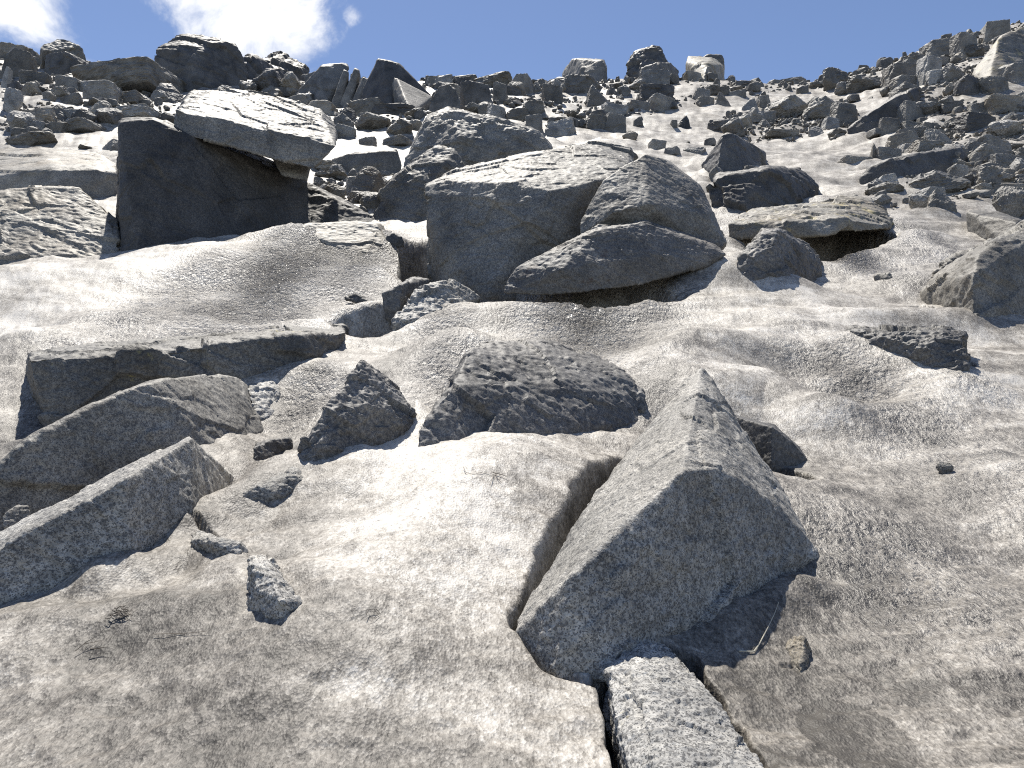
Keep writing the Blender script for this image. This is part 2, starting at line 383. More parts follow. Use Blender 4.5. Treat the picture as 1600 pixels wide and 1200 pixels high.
# ------------------------------------------------------------------ terrain mesh
def build_terrain():
    rows = []
    for py in np.arange(1285, 131, -2.0):
        rows.append(np.interp(-py, [-r for r, _ in ROWS][::1], [d for _, d in ROWS]) if py < 1200 else 1.9-(py-1200)*.0023)
    # smooth the row spacing
    r = np.array(rows); k = np.ones(25)/25; rp = np.pad(r, 12, mode='reflect', reflect_type='odd'); r = np.convolve(rp, k, 'valid')
    r = np.maximum.accumulate(r)
    first = r[0]; last = r[-1]
    near = np.concatenate([-np.geomspace(.5, 80, 26)[::-1], np.linspace(-.3, first-.02, 16)])
    farr = np.concatenate([np.linspace(last+.1, 56, 50), np.geomspace(57, 190, 16)])
    Y = np.concatenate([near, r, farr])
    ui = np.linspace(-.72, .72, 740)
    uo = .72+np.geomspace(.004, 4.2, 44)
    U = np.concatenate([-uo[::-1], ui, uo])
    yy, uu = np.meshgrid(Y, U, indexing='ij')
    xx = uu*np.sqrt(yy**2+.64)
    x = xx.ravel(); y = yy.ravel()
    z = H(x, y)
    q = np.stack([x, y, np.zeros(len(x))], 1)
    inn = (y > 1.2) & (y < 52) & (np.abs(uu.ravel()) < .8)
    e = np.zeros(len(x))
    qi = q[inn]; yi = y[inn]
    # sun cups, granular surface of old snow, streaks
    dd = fbm(qi*np.array([7, 9, 1]), 3, 21)*.010 + fbm(qi*np.array([26, 17, 1]), 3, 22)*.003*(1-sstep(6, 12, yi)*.3) + fbm(qi*np.array([1.3, 3.4, 1]), 2, 25)*.02*sstep(3, 7, yi)
    dd += fbm(qi*np.array([.8, 1.6, 1])*1.2, 3, 31)*.11*sstep(8, 18, yi)
    e[inn] = dd
    wet = np.zeros(len(x))
    for px, py, rp_, a in [(450, 440, 130, 1.), (560, 420, 90, .9), (300, 470, 110, .6), (900, 490, 120, 1.), (1000, 470, 80, .7), (830, 470, 60, .8), (700, 510, 70, .5),
                           (1400, 850, 200, .45), (1500, 700, 160, .4), (1320, 395, 60, .9), (1350, 600, 120, .5), (1180, 370, 60, .5), (480, 610, 60, .5), (700, 600, 80, .5), (1480, 590, 60, .6), (1330, 350, 100, .5)]:
        c = gb(px, py); c2 = gb(px, py-rp_*.4); c1 = gb(px, py+rp_*.4)
        rx = rp_*c[1]/F; ry = abs(c2[1]-c1[1])/.8*.8
        wet = np.maximum(wet, a*np.exp(-(((x-c[0])/rx)**2+((y-c[1])/ry)**2)*1.4))
    wi = wet[inn]; e[inn] += wi*(fbm(qi*np.array([15, 11, 1]), 3, 77)*.016*(.4+.6*sstep(3, 8, yi)))
    z = z+e
    nr, nc = yy.shape
    me = bpy.data.meshes.new('dirty_snowfield')
    co = np.stack([x, y, z], 1)
    me.vertices.add(len(co)); me.vertices.foreach_set('co', co.ravel())
    i = np.arange(nr*nc).reshape(nr, nc)
    f = np.stack([i[:-1, :-1], i[:-1, 1:], i[1:, 1:], i[1:, :-1]], -1).reshape(-1, 4)
    me.loops.add(f.size); me.polygons.add(len(f))
    me.loops.foreach_set('vertex_index', f.ravel()); me.polygons.foreach_set('loop_start', np.arange(0, f.size, 4)); me.polygons.foreach_set('loop_total', np.full(len(f), 4))
    me.polygons.foreach_set('use_smooth', np.ones(len(f), bool))
    me.update(); me.validate()
    # dirt lying on the snow: (px, py, radius px, amount)
    D = [(1450, 1100, 260, .36), (1500, 880, 200, .22), (1250, 1080, 160, .30), (1300, 850, 120, .16), (250, 1100, 260, .28), (60, 1020, 160, .14),
         (600, 1130, 200, .12), (350, 810, 90, .25), (1330, 625, 110, .22), (800, 480, 120, -.05), (350, 480, 200, .10), (100, 600, 80, .20), (60, 700, 80, .25),
         (650, 590, 100, .12), (450, 640, 70, .16), (480, 690, 60, .2), (700, 820, 180, -.22), (640, 730, 110, -.28), (820, 700, 100, -.18), (760, 900, 160, -.14), (1180, 600, 80, -.22),
         (1250, 500, 110, -.15), (1100, 440, 80, -.12), (150, 430, 160, -.24), (450, 370, 110, -.2), (1300, 460, 130, -.10), (1500, 540, 80, -.08), (600, 800, 100, -.1),
         (980, 640, 60, .05), (1350, 1120, 140, .18), (1000, 560, 90, .05), (900, 490, 90, -.2), (450, 430, 110, -.2), (560, 440, 80, -.15), (300, 900, 100, -.05), (1150, 980, 50, -.1)]
    dirt_and_shade = np.full(len(x), .48)
    for px, py, rp_, a in D:
        c = gb(px, py); c2 = gb(px, py-rp_*.7 if py-rp_*.7 > 140 else 140); c1 = gb(px, min(py+rp_*.7, 1250))
        rx = rp_*c[1]/F*1.0; ry = abs(c2[1]-c1[1])/1.4
        dirt_and_shade += (1.05 if a > 0 else 1.0)*a*np.exp(-(((x-c[0])/rx)**2+((y-c[1])/ry)**2)*1.3)
    dirt_and_shade += -.04*sstep(11, 19, y)+.7*(1-sstep(-3, .3, y))  # unseen ground behind the camera darkened, added to cut bounced light
    for (pts, w, h) in CW:  # paints deep shade into the cave floors, and darkens the moat walls
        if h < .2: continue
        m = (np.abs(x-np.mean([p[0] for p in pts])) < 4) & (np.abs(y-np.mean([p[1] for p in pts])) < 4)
        dirt_and_shade[m] += (1.6 if h >= 1.0 else .28)*(1-sstep(w*(.35 if h >= 1 else .6), w*(.75 if h >= 1 else 1.25), seg_d(x[m], y[m], pts)))
    for nm, v in (('dirt_and_shade', np.where(dirt_and_shade > 1.1, dirt_and_shade, np.minimum(dirt_and_shade, .80))), ('wet', wet)):
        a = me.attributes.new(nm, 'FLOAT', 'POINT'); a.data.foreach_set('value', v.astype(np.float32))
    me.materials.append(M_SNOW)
    o = bpy.data.objects.new('snow_ground', me); COL.objects.link(o); o['kind'] = 'structure'
    return o
build_terrain()

# ------------------------------------------------------------------ rock builder
def hull_mesh(name, hulls):
    import bmesh
    bm = bmesh.new()
    for pts in hulls:
        vs = [bm.verts.new(p) for p in pts]
        r = bmesh.ops.convex_hull(bm, input=vs)
        junk = [g for g in set(r['geom_interior'])|set(r['geom_unused']) if isinstance(g, bmesh.types.BMVert)]
        bmesh.ops.delete(bm, geom=[v for v in junk if v.is_valid], context='VERTS')
    bmesh.ops.recalc_face_normals(bm, faces=bm.faces)
    me = bpy.data.meshes.new(name); bm.to_mesh(me); bm.free()
    return me
def remeshed(me, vox):
    o = bpy.data.objects.new('tmp', me); COL.objects.link(o)
    m = o.modifiers.new('r', 'REMESH'); m.mode = 'VOXEL'; m.voxel_size = vox; m.adaptivity = 0
    dg = bpy.context.evaluated_depsgraph_get(); dg.update()
    r = bpy.data.meshes.new_from_object(o.evaluated_get(dg))
    bpy.data.objects.remove(o); return r
def getco(me):
    a = np.empty(len(me.vertices)*3); me.vertices.foreach_get('co', a); return a.reshape(-1, 3)
def getno(me):
    a = np.empty(len(me.vertices)*3); me.vertex_normals.foreach_get('vector', a) if hasattr(me, 'vertex_normals') else me.vertices.foreach_get('normal', a); return a.reshape(-1, 3)
def roughen(me, size, vox, seed, rough, strata=(0, 0, 1), cuts=0, cutd=(.02, .075)):
    co = getco(me); no = getno(me)
    s = np.array(strata, float); s /= np.linalg.norm(s)
    rs = np.random.RandomState(seed+900)
    ctr = co.mean(0)
    for k in range(cuts):                            # broken faces: plane cuts across the corners
        n = rs.normal(size=3); n /= np.linalg.norm(n)
        if n[2] < -.3: continue
        t = (co-ctr)@n; c = t.max()-size*rs.uniform(*cutd)
        over = np.clip(t-c, 0, None); co = co-over[:, None]*n*.96
    p = co/size
    p = p + np.outer(p@s, s)*.7                     # cleavage: finer across the layers
    warp = p+np.stack([vnoise(p*3, seed+k) for k in range(3)], 1)*.10
    warp = p+(warp-p)*.4
    d = fbm(p*2.2, 2, seed)*.010 + facet(warp*2.3, seed+1)*.026 + facet(warp*6.5, seed+2)*.011 + fbm(p*26, 2, seed+3)*.003
    d += facet(warp*22, seed+5)*.0045 - np.abs(fbm(p*9, 2, seed+11))*.003
    d = d*size*rough
    fine = min(.006, vox*.45)*rough
    d += vnoise(co/vox*.45, seed+7)*fine
    co = co+no*d[:, None]
    me.vertices.foreach_set('co', co.ravel())
    me.polygons.foreach_set('use_smooth', np.ones(len(me.polygons), bool)); me.update()

LAND = []            # landmarks for the labels of the smaller rocks
HEROES = []
def rock(name, label, base, top, back=(), T=1.0, lean=.25, mat=None, rough=1.0, sink=.35, cat='boulder', land=None, res=62, seed=None, strata=(.2, .3, 1), more=(), group=None):
    """base: pixels where the near face meets what it stands on (third value: explicit distance);
    top: other pixels of the near face (third value: metres nearer or farther); back: pixels of the far side."""
    hulls = []; xs = []; ys = []
    for (ba, to, bk, T_, le) in [(base, top, back, T, lean)]+list(more):
        bl = []
        for p in ba:
            d = p[2] if len(p) > 2 else G(p[0], p[1])
            bl.append((p[0], p[1], d))
        bl.sort(); bx = [b[0] for b in bl]; by = [b[1] for b in bl]; bd = [b[2] for b in bl]
        P = [W(*b) for b in bl]; n0 = len(P)
        for p in to:
            d0 = np.interp(p[0], bx, bd); y0 = np.interp(p[0], bx, by)
            v = p[2] if len(p) > 2 else 0
            P.append(W(p[0], p[1], v-100 if v > 50 else d0+le*(y0-p[1])*d0/F+v))
        nb = len(P)
        for p in bk:
            d0 = np.interp(p[0], bx, bd); v = p[2] if len(p) > 2 else 0
            P.append(W(p[0], p[1], v-100 if v > 50 else d0+T_+v))
        hgt = max(q[2] for q in P)-min(q[2] for q in P)
        ex = []
        if sink > 0:
            for k, q in enumerate(P):
                g = float(H0(q[0], q[1]))
                if k < n0 or k >= nb or q[2] < g+.1*hgt:
                    if k < n0: ex.append(np.array([q[0], q[1]+.02, min(q[2], g)-sink*hgt]))
                    else: ex.append(np.array([q[0], q[1], g-sink*hgt]))
        hulls.append(P+ex)
        for p in list(ba)+list(to)+list(bk): xs.append(p[0]); ys.append(p[1])
    A = np.array([q for h in hulls for q in h])
    lo, hi = A.min(0), A.max(0)
    org = np.array([(lo[0]+hi[0])/2, (lo[1]+hi[1])/2, lo[2]])
    me = hull_mesh(name, [[tuple(q-org) for q in h] for h in hulls])
    ext = hi-lo; size = float(np.sort(ext)[1:].mean())
    dist = max(1.0, lo[1])
    vox = max(max(ext)/ (res*1.6), 2.0*dist/F)
    me = remeshed(me, vox); me.name = name
    sd_ = seed if seed is not None else (len(HEROES)*31+5)
    roughen(me, size, vox, sd_, rough, strata)
    me.materials.clear(); me.materials.append(mat or M_GREY)
    o = bpy.data.objects.new(name, me); o.location = org; COL.objects.link(o)
    o['label'] = label; o['category'] = cat
    if group: o['group'] = group
    HEROES.append(o)
    if land: LAND.append((np.clip(min(xs), 0, 1600)/2+np.clip(max(xs), 0, 1600)/2, (min(ys)+min(max(ys), 1200))/2, land))
    return o

# ------------------------------------------------------------------ near rocks
rock('boulder', 'largest foreground granite boulder, pointed top and shaded front, in a melted moat',
     [(803, 990), (870, 1046), (940, 1050), (1000, 1012), (1100, 955), (1190, 908), (1270, 868)],
     [(890, 905), (1000, 828), (1045, 775), (1065, 737), (1120, 735), (1160, 757), (1215, 795), (1252, 838)],
     [(1078, 590, 1.65), (1096, 577, 1.7), (1114, 590, 1.6), (985, 700, 1.75), (920, 772, 1.2), (872, 862, .65), (1140, 650, 1.6), (1200, 730, 1.35), (1238, 790, .65)],
     T=0, lean=.2, mat=M_GRANITE, rough=.5, res=150, seed=12, strata=(-.5, .2, .8), land='largest foreground boulder')
rock('boulder', 'white speckled granite boulder at bottom edge, ringed by a dark melted gap',
     [(948, 1050, 2.30), (960, 1120, 2.10), (990, 1230, 1.86), (1040, 1300, 1.72), (1250, 1300, 1.70)],
     [(1004, 1006, 102.43), (1012, 1075, 102.15), (1030, 1130, 102.0), (1050, 1230, 101.77)],
     [(980, 1006, 102.47), (1040, 1002, 102.5), (1078, 1035, 102.37), (1114, 1085, 102.2), (1157, 1145, 102.04), (1202, 1215, 101.87)],
     T=0, lean=.1, mat=M_WHITE, rough=1.0, res=110, seed=21, sink=.5)
rock('rock', 'dark wedge of rock in the hollow right behind the largest foreground boulder',
     [(1170, 712), (1205, 730), (1262, 719)], [(1140, 648), (1175, 664), (1207, 668), (1240, 692)], [(1140, 645), (1210, 664), (1250, 700)],
     T=.25, lean=.2, mat=M_DARK, rough=.5, cat='rock')
rock('boulder', 'wide craggy grey boulder sunk behind the snow lip at picture centre',
     [(645, 706), (700, 692), (760, 672), (820, 672), (900, 670), (950, 652), (1008, 656)],
     [(655, 662), (700, 610), (735, 545, .1), (775, 528, .15), (850, 535, .1), (930, 560), (985, 585), (1009, 615), (740, 600, -.16), (870, 588, -.16), (960, 600, -.1)],
     [(745, 532), (850, 527), (960, 570), (1005, 605)],
     T=.95, lean=.7, mat=M_DARK, rough=.85, res=110, land='craggy centre boulder', strata=(.6, .3, .8), seed=14)
rock('boulder', 'pyramid of dark rock with a pale diagonal ledge between slabs and craggy boulder',
     [(465, 712), (490, 726), (540, 706), (600, 677), (645, 668)],
     [(508, 642), (545, 592), (565, 566), (600, 590, -.04), (632, 622, .05), (650, 652), (575, 625, -.12), (500, 690, -.03)],
     [(566, 566), (630, 620), (520, 640)],
     T=.45, lean=.45, mat=M_DARK, rough=1.3, res=80, land='dark pyramid rock', seed=19)
rock('rock_slab', 'long low slab with pale lichened top edge across the left middle',
     [(92, 668), (130, 655), (260, 622), (410, 583), (480, 562), (510, 546)],
     [(40, 560), (62, 558), (70, 590), (95, 620), (150, 562), (240, 551), (330, 541), (470, 525), (540, 519)],
     [(50, 548), (150, 538), (240, 530), (350, 520), (500, 511), (537, 513)],
     T=.9, lean=.05, mat=M_SLAB, rough=.8, res=120, cat='rock slab', land='long low slab', seed=23, strata=(.1, .2, 1))
rock('boulder', 'split grey boulder with smooth shaded left side and rough lit right side',
     [(-60, 840, 3.45), (0, 830, 3.55), (120, 770, 3.85), (250, 706, 4.27), (330, 696), (415, 672)],
     [(-60, 790), (25, 700), (112, 668, .03), (130, 640, .03), (215, 602), (233, 598), (330, 584, .5), (372, 588, .5), (388, 615, .25)],
     [(240, 597, 0), (340, 584, -.05), (385, 602, -.1), (100, 668, .2)],
     T=.85, lean=.12, mat=M_GREY, rough=.45, res=110, land='split grey boulder', seed=29)
rock('rock_slab', 'tilted block at left edge, dark front, bright speckled end face toward the snow',
     [(-80, 965), (0, 930), (110, 895), (205, 863), (235, 852), (300, 797), (366, 745)],
     [(-80, 900), (0, 856), (100, 800), (195, 749), (300, 684, .1), (332, 722, .1)],
     [(-60, 860, 0), (0, 838), (120, 772), (230, 712), (296, 680, .1)],
     T=.3, lean=.14, mat=M_GRANITE, rough=.4, res=120, cat='rock slab', land='tilted left-edge block', seed=35)
rock('rock', 'small pale stone wedged in the dark gap at the left edge', [(5, 825), (48, 812)], [(3, 806), (22, 792), (46, 790)], [(25, 790)], T=.12, lean=.4, mat=M_GREY, rough=.9, cat='rock', res=30)
rock('rock', 'small dark rock in the trough, left of the dark pyramid rock', [(398, 718), (430, 712), (458, 700)], [(396, 700), (420, 688), (452, 684)], [(400, 692), (450, 684)], T=.2, lean=.4, mat=M_DARK, rough=1.3, cat='rock', res=36)
rock('rock', 'flat pale rock in the trough below the dark pyramid rock', [(382, 780), (410, 784), (445, 775), (475, 752)], [(378, 770), (410, 756), (450, 742), (470, 742), (430, 770, -.02)], [(400, 757), (460, 741)], T=.35, lean=.5, mat=M_GRANITE, rough=1.0, cat='rock', res=44)
rock('rock', 'rough pale rock behind the lit end of the split grey boulder', [(400, 660), (425, 650), (440, 612)], [(385, 606), (415, 603), (440, 608)], [(390, 604), (436, 606)], T=.4, lean=1.1, mat=M_GRANITE, rough=1.4, cat='rock', res=40)
rock('rock', 'bottle-shaped pale rock in a small melted pit on the lower left snow',
     [(382, 925), (392, 950), (420, 965), (448, 963), (468, 940)], [(388, 875, .05), (392, 885, -.04), (415, 872, .06), (425, 905, -.03), (450, 925), (400, 920, -.06), (440, 940, -.05)], [(395, 868), (415, 870), (466, 930, -.1)],
     T=.30, lean=.7, mat=M_WHITE, rough=1.1, cat='rock', res=60, sink=.8)
rock('rock', 'small oval pale rock flush in the snow, upper left of the bottle-shaped rock', [(300, 852), (340, 866), (372, 866), (386, 860)], [(302, 843), (318, 839), (345, 842), (375, 850), (335, 850, -.03)], [(305, 841), (350, 840), (380, 855)], T=.2, lean=.5, mat=M_WHITE, rough=1.2, cat='rock', res=44, sink=.8)
rock('rock', 'thin flaky stone lying alone on the dark snow at lower right',
     [(1228, 1000), (1236, 1035), (1248, 1056), (1262, 1050), (1266, 1020)], [(1232, 1002, -.01), (1245, 1020, -.025), (1256, 1035, -.02)], [(1228, 993), (1258, 993), (1264, 1010)], T=.10, lean=1.6, mat=M_TAN, rough=1.0, cat='rock', res=44, sink=1.2)
rock('rock', 'rough dark triangular rock framed by smooth snow on the right',
     [(1330, 519), (1390, 549), (1465, 574), (1511, 582)], [(1328, 516), (1400, 517), (1480, 517), (1508, 525), (1450, 545, -.08), (1390, 530, -.04)], [(1330, 514), (1420, 515), (1480, 514), (1508, 521)],
     T=.5, lean=.45, mat=M_DARK, rough=1.6, cat='rock', land='dark triangular rock', res=90, seed=41)
rock('boulder', 'big grey boulder cut by the right edge, rough top and smooth shaded side',
     [(1437, 462), (1455, 478), (1520, 488), (1600, 489), (1700, 486)], [(1440, 455), (1470, 430, .1), (1530, 400), (1570, 366), (1600, 345), (1700, 320), (1520, 430, -.1), (1560, 470, -.02)], [(1470, 428), (1570, 362), (1700, 320)],
     T=1.6, lean=.55, mat=M_GREY, rough=.8, land='right-edge boulder', res=90, seed=44)
rock('rock', 'jagged low rock fragment leaning against the right-edge boulder', [(1452, 442), (1480, 440), (1520, 430), (1560, 400)], [(1455, 428), (1480, 408), (1500, 415), (1540, 395), (1556, 378)], [(1482, 406), (1550, 376)], T=.6, lean=.6, mat=M_GREY, rough=1.8, cat='rock', res=60)
rock('rock', 'squared grey block above the right-edge boulder', [(1512, 363), (1545, 366), (1575, 385)], [(1510, 331), (1530, 334), (1590, 347)], [(1512, 328), (1560, 331), (1598, 344)], T=.8, lean=.1, mat=M_GREY, rough=.5, cat='rock', res=44)
rock('rock', 'small brown stone alone on the bright snow left of the right-edge boulder', [(1366, 438), (1380, 436), (1394, 433)], [(1366, 430), (1378, 426), (1390, 427)], [(1370, 427), (1390, 426)], T=.15, lean=.4, mat=M_TAN, rough=1.3, cat='rock', res=30)
# --- the large boulders in the middle distance
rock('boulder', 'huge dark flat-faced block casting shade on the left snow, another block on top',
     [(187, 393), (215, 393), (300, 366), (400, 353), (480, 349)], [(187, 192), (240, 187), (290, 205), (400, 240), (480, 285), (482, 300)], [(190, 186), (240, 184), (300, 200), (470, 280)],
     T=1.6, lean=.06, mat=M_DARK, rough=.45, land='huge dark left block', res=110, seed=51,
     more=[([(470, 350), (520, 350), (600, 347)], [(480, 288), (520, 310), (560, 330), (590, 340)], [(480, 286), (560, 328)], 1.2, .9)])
rock('boulder', 'wedge-shaped block resting on the huge dark left block, rough sunlit top',
     [(285, 212, 11.5), (350, 224, 11.6), (420, 247, 11.8), (490, 264, 12.0), (505, 245, 12.1)], [(268, 194), (276, 172), (345, 185), (430, 215), (500, 235), (525, 228)],
     [(287, 155, -.3), (300, 140), (345, 137), (420, 148), (500, 170), (524, 192), (526, 215, -.8)],
     T=2.2, lean=.12, mat=M_GREY, rough=.6, land='wedge block atop another', sink=0, res=110, seed=54)
rock('rock', 'grey slab jammed under the wedge-shaped block', [(440, 275, 12.2), (480, 284, 12.3)], [(425, 246), (486, 258)], [(430, 245), (486, 257)], T=1.5, lean=.1, mat=M_GREY, rough=.8, cat='rock', sink=0, res=36)
rock('boulder', 'rounded sunlit granite boulder at the left edge below a flat slab',
     [(-60, 418), (0, 413), (110, 403), (184, 396)], [(-60, 310), (0, 300), (60, 293), (125, 295), (150, 320), (184, 345), (170, 380)], [(0, 296), (120, 292), (180, 345)],
     T=1.6, lean=1.25, mat=M_TAN, rough=.8, land='sunlit left-edge boulder', res=80, seed=57)
rock('rock_slab', 'broad flat slab at the left edge, sunlit top and straight shaded edge',
     [(-80, 312), (0, 306), (90, 303), (184, 301)], [(-80, 284), (0, 277), (85, 264), (184, 266)], [(-60, 240), (0, 233), (60, 230), (150, 236), (184, 258, -2)],
     T=3.6, lean=.05, mat=M_TAN, rough=.35, cat='rock slab', land='flat left-edge slab', res=80, seed=59)
rock('boulder', 'great pale speckled boulder at centre above a dark cave',
     [(690, 396, 9.3), (735, 446, 8.9), (762, 458, 8.8), (800, 442, 8.9), (850, 390, 9.0), (905, 352, 9.4)],
     [(665, 292), (672, 342), (700, 284, -.1), (800, 290, -.25), (855, 300, -.3), (930, 290, -.1), (980, 275)],
     [(667, 288, -.9), (720, 264), (850, 233), (930, 219, .3), (985, 229, .5), (995, 242, .4)],
     T=1.9, lean=.5, mat=M_GREY, rough=.6, land='great centre boulder', res=130, seed=61, sink=.15)
rock('boulder', 'peaked boulder leaning on the right of the great centre boulder, dark hollow under it',
     [(905, 368, 8.9), (935, 356, 8.8), (1000, 350, 8.9), (1060, 366, 9.1), (1120, 405, 9.2)],
     [(906, 345), (942, 280), (1008, 241, .1), (1040, 250, .15), (1015, 318, -.35), (1090, 290, .1), (1115, 330), (1134, 378), (960, 330, -.25), (1105, 335, -.2)],
     [(1010, 241), (1045, 250), (1095, 290), (1135, 380)],
     T=1.0, lean=.35, mat=M_GREY, rough=.45, land='peaked centre boulder', res=100, seed=64, sink=.0)
rock('boulder', 'low dark rust-stained boulder in front of the peaked centre boulder, over a black hollow',
     [(788, 458, 8.15), (850, 462, 8.1), (900, 458, 8.05), (1000, 446, 8.2), (1060, 408, 8.5), (1112, 412, 8.6)],
     [(790, 440), (805, 418), (870, 388), (935, 358), (1005, 347), (1025, 358), (1060, 370), (1112, 384), (1134, 398), (880, 420, -.15), (1000, 400, -.1)],
     [(810, 415), (935, 353), (1008, 345), (1115, 382)],
     T=.55, lean=.35, mat=M_STAIN, rough=.6, land='rust-stained boulder', res=110, seed=67, sink=0)
rock('rock', 'small flat stone balanced on the crest of the rust-stained boulder', [(922, 368, 8.5), (960, 360, 8.5)], [(922, 358), (935, 350), (955, 352)], [(935, 350), (960, 355)], T=.3, lean=.3, mat=M_GREY, rough=.7, cat='rock', res=26, sink=0)
rock('boulder', 'broad grey boulder rising behind the great centre boulder',
     [(630, 262, 14.5), (700, 290, 14), (860, 260, 14)], [(632, 245), (665, 186), (700, 172), (760, 180), (800, 196), (842, 206), (862, 232), (720, 215, -.3)], [(670, 183), (700, 170), (800, 192), (860, 228)],
     T=2.0, lean=.35, mat=M_GREY, rough=.9, land='broad boulder behind centre', res=90, seed=70)
rock('boulder', 'grey angular boulder left of the great centre boulder, pale right shoulder',
     [(600, 345), (640, 350), (700, 340)], [(590, 300), (620, 275), (680, 229), (712, 236), (725, 262), (690, 260, -.3), (668, 292)], [(620, 272), (690, 228), (722, 250)],
     T=1.3, lean=.35, mat=M_GREY, rough=.9, land='angular mid-left boulder', res=70, seed=72)
rock('rock', 'narrow upright stone poking up behind the broad boulder', [(672, 178), (718, 178)], [(670, 160), (685, 137), (700, 131), (712, 140), (720, 165)], [(700, 131), (716, 150)], T=1.0, lean=.2, mat=M_GREY, rough=.8, cat='rock', res=40)
rock('rock', 'shaded block with sunlit top between the dark left block and centre boulders', [(520, 262), (560, 270), (622, 272)], [(518, 250), (545, 240), (620, 235), (628, 258)], [(525, 246), (560, 238), (618, 233)], T=1.2, lean=.15, mat=M_GREY, rough=.6, cat='rock', res=50, land='shaded block with lit top')
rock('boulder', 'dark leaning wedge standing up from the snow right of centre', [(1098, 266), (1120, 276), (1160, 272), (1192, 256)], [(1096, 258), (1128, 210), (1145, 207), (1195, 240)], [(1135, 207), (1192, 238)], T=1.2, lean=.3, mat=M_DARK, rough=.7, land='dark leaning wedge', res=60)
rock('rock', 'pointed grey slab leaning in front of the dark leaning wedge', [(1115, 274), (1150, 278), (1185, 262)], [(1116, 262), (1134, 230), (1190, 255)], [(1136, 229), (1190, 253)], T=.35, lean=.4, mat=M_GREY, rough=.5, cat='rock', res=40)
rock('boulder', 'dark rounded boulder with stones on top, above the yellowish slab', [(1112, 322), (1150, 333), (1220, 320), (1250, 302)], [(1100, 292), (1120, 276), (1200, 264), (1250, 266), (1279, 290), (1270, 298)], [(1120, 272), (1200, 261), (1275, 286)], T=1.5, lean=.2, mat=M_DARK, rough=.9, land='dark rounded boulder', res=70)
rock('rock_slab', 'yellowish sunlit flat slab over a black hollow right of centre',
     [(1140, 374, 11.4), (1200, 372, 11.1), (1290, 368, 11.0), (1340, 345, 11.3), (1388, 358, 11.7)], [(1136, 348), (1180, 353), (1240, 347), (1320, 341), (1385, 352)], [(1160, 335, -1.4), (1200, 324, -.4), (1290, 310), (1350, 311), (1380, 330, -.8), (1396, 350, -1.6)],
     T=2.4, lean=.05, mat=M_LICHEN, rough=.8, cat='rock slab', land='yellowish slab', sink=0, res=90, seed=77)
rock('boulder', 'dark pointed boulder on the snow just below the yellowish slab', [(1148, 424), (1180, 440), (1230, 430), (1290, 417)], [(1150, 405), (1165, 386), (1190, 364), (1215, 360), (1262, 388), (1212, 375, -.15), (1180, 400, -.1)], [(1195, 360), (1220, 360), (1265, 390)],
     T=.9, lean=.5, mat=M_DARK, rough=1.1, land='dark pointed boulder', res=80, seed=79)
rock('rock_slab', 'pale flat rock flush with the snow below the huge dark block', [(462, 358), (520, 385), (587, 399), (605, 375)], [(475, 350), (540, 346), (590, 350)], [(480, 349), (540, 345), (600, 352)], T=1.0, lean=1.4, mat=M_TAN, rough=.6, cat='rock slab', res=56)
rock('rock', 'small dark pyramid stone right of the pale flat rock', [(602, 378), (632, 378)], [(602, 370), (615, 364), (628, 370)], [(615, 363)], T=.3, lean=.4, mat=M_DARK, rough=.8, cat='rock', res=26)
rock('rock', 'dark lumpy rock at the mouth of the cave left of the great centre boulder', [(600, 475), (625, 478), (660, 460)], [(598, 462), (625, 445), (645, 434), (670, 437), (665, 450)], [(645, 433), (668, 436)], T=.5, lean=.35, mat=M_DARK, rough=1.0, cat='rock', res=44)
rock('rock', 'pale rough rock on the snow in front of the cave mouth', [(612, 505), (650, 498), (690, 482), (748, 466)], [(618, 490), (650, 455), (695, 437), (725, 447)], [(660, 450), (700, 435), (740, 458)], T=.5, lean=1.3, mat=M_GRANITE, rough=1.3, cat='rock', res=60)
rock('rock', 'thin dark slab lying over the black pit left of the pale rough rock', [(540, 470, 7.9), (590, 482, 7.8)], [(538, 465), (555, 459), (588, 474)], [(555, 458), (590, 472)], T=.4, lean=.4, mat=M_DARK, rough=1.2, cat='rock', sink=0, res=34)
rock('rock_slab', 'long dark slab edge at right with stones piled on it', [(1350, 286), (1400, 280), (1460, 268), (1510, 262)], [(1344, 280), (1360, 262), (1392, 250), (1450, 238), (1502, 229), (1512, 245)], [(1360, 258), (1400, 246), (1500, 226)], T=1.6, lean=.12, mat=M_DARK, rough=.6, cat='rock slab', land='long dark right slab', res=70)
rock('rock_slab', 'dark slab tilted up to the right against the upper right snow', [(1326, 208), (1352, 206), (1405, 190), (1428, 172)], [(1324, 202), (1346, 184), (1398, 152), (1434, 137), (1437, 142)], [(1350, 180), (1400, 148), (1436, 136)], T=1.6, lean=.12, mat=M_DARK, rough=.5, cat='rock slab', land='upward tilted slab', res=60)
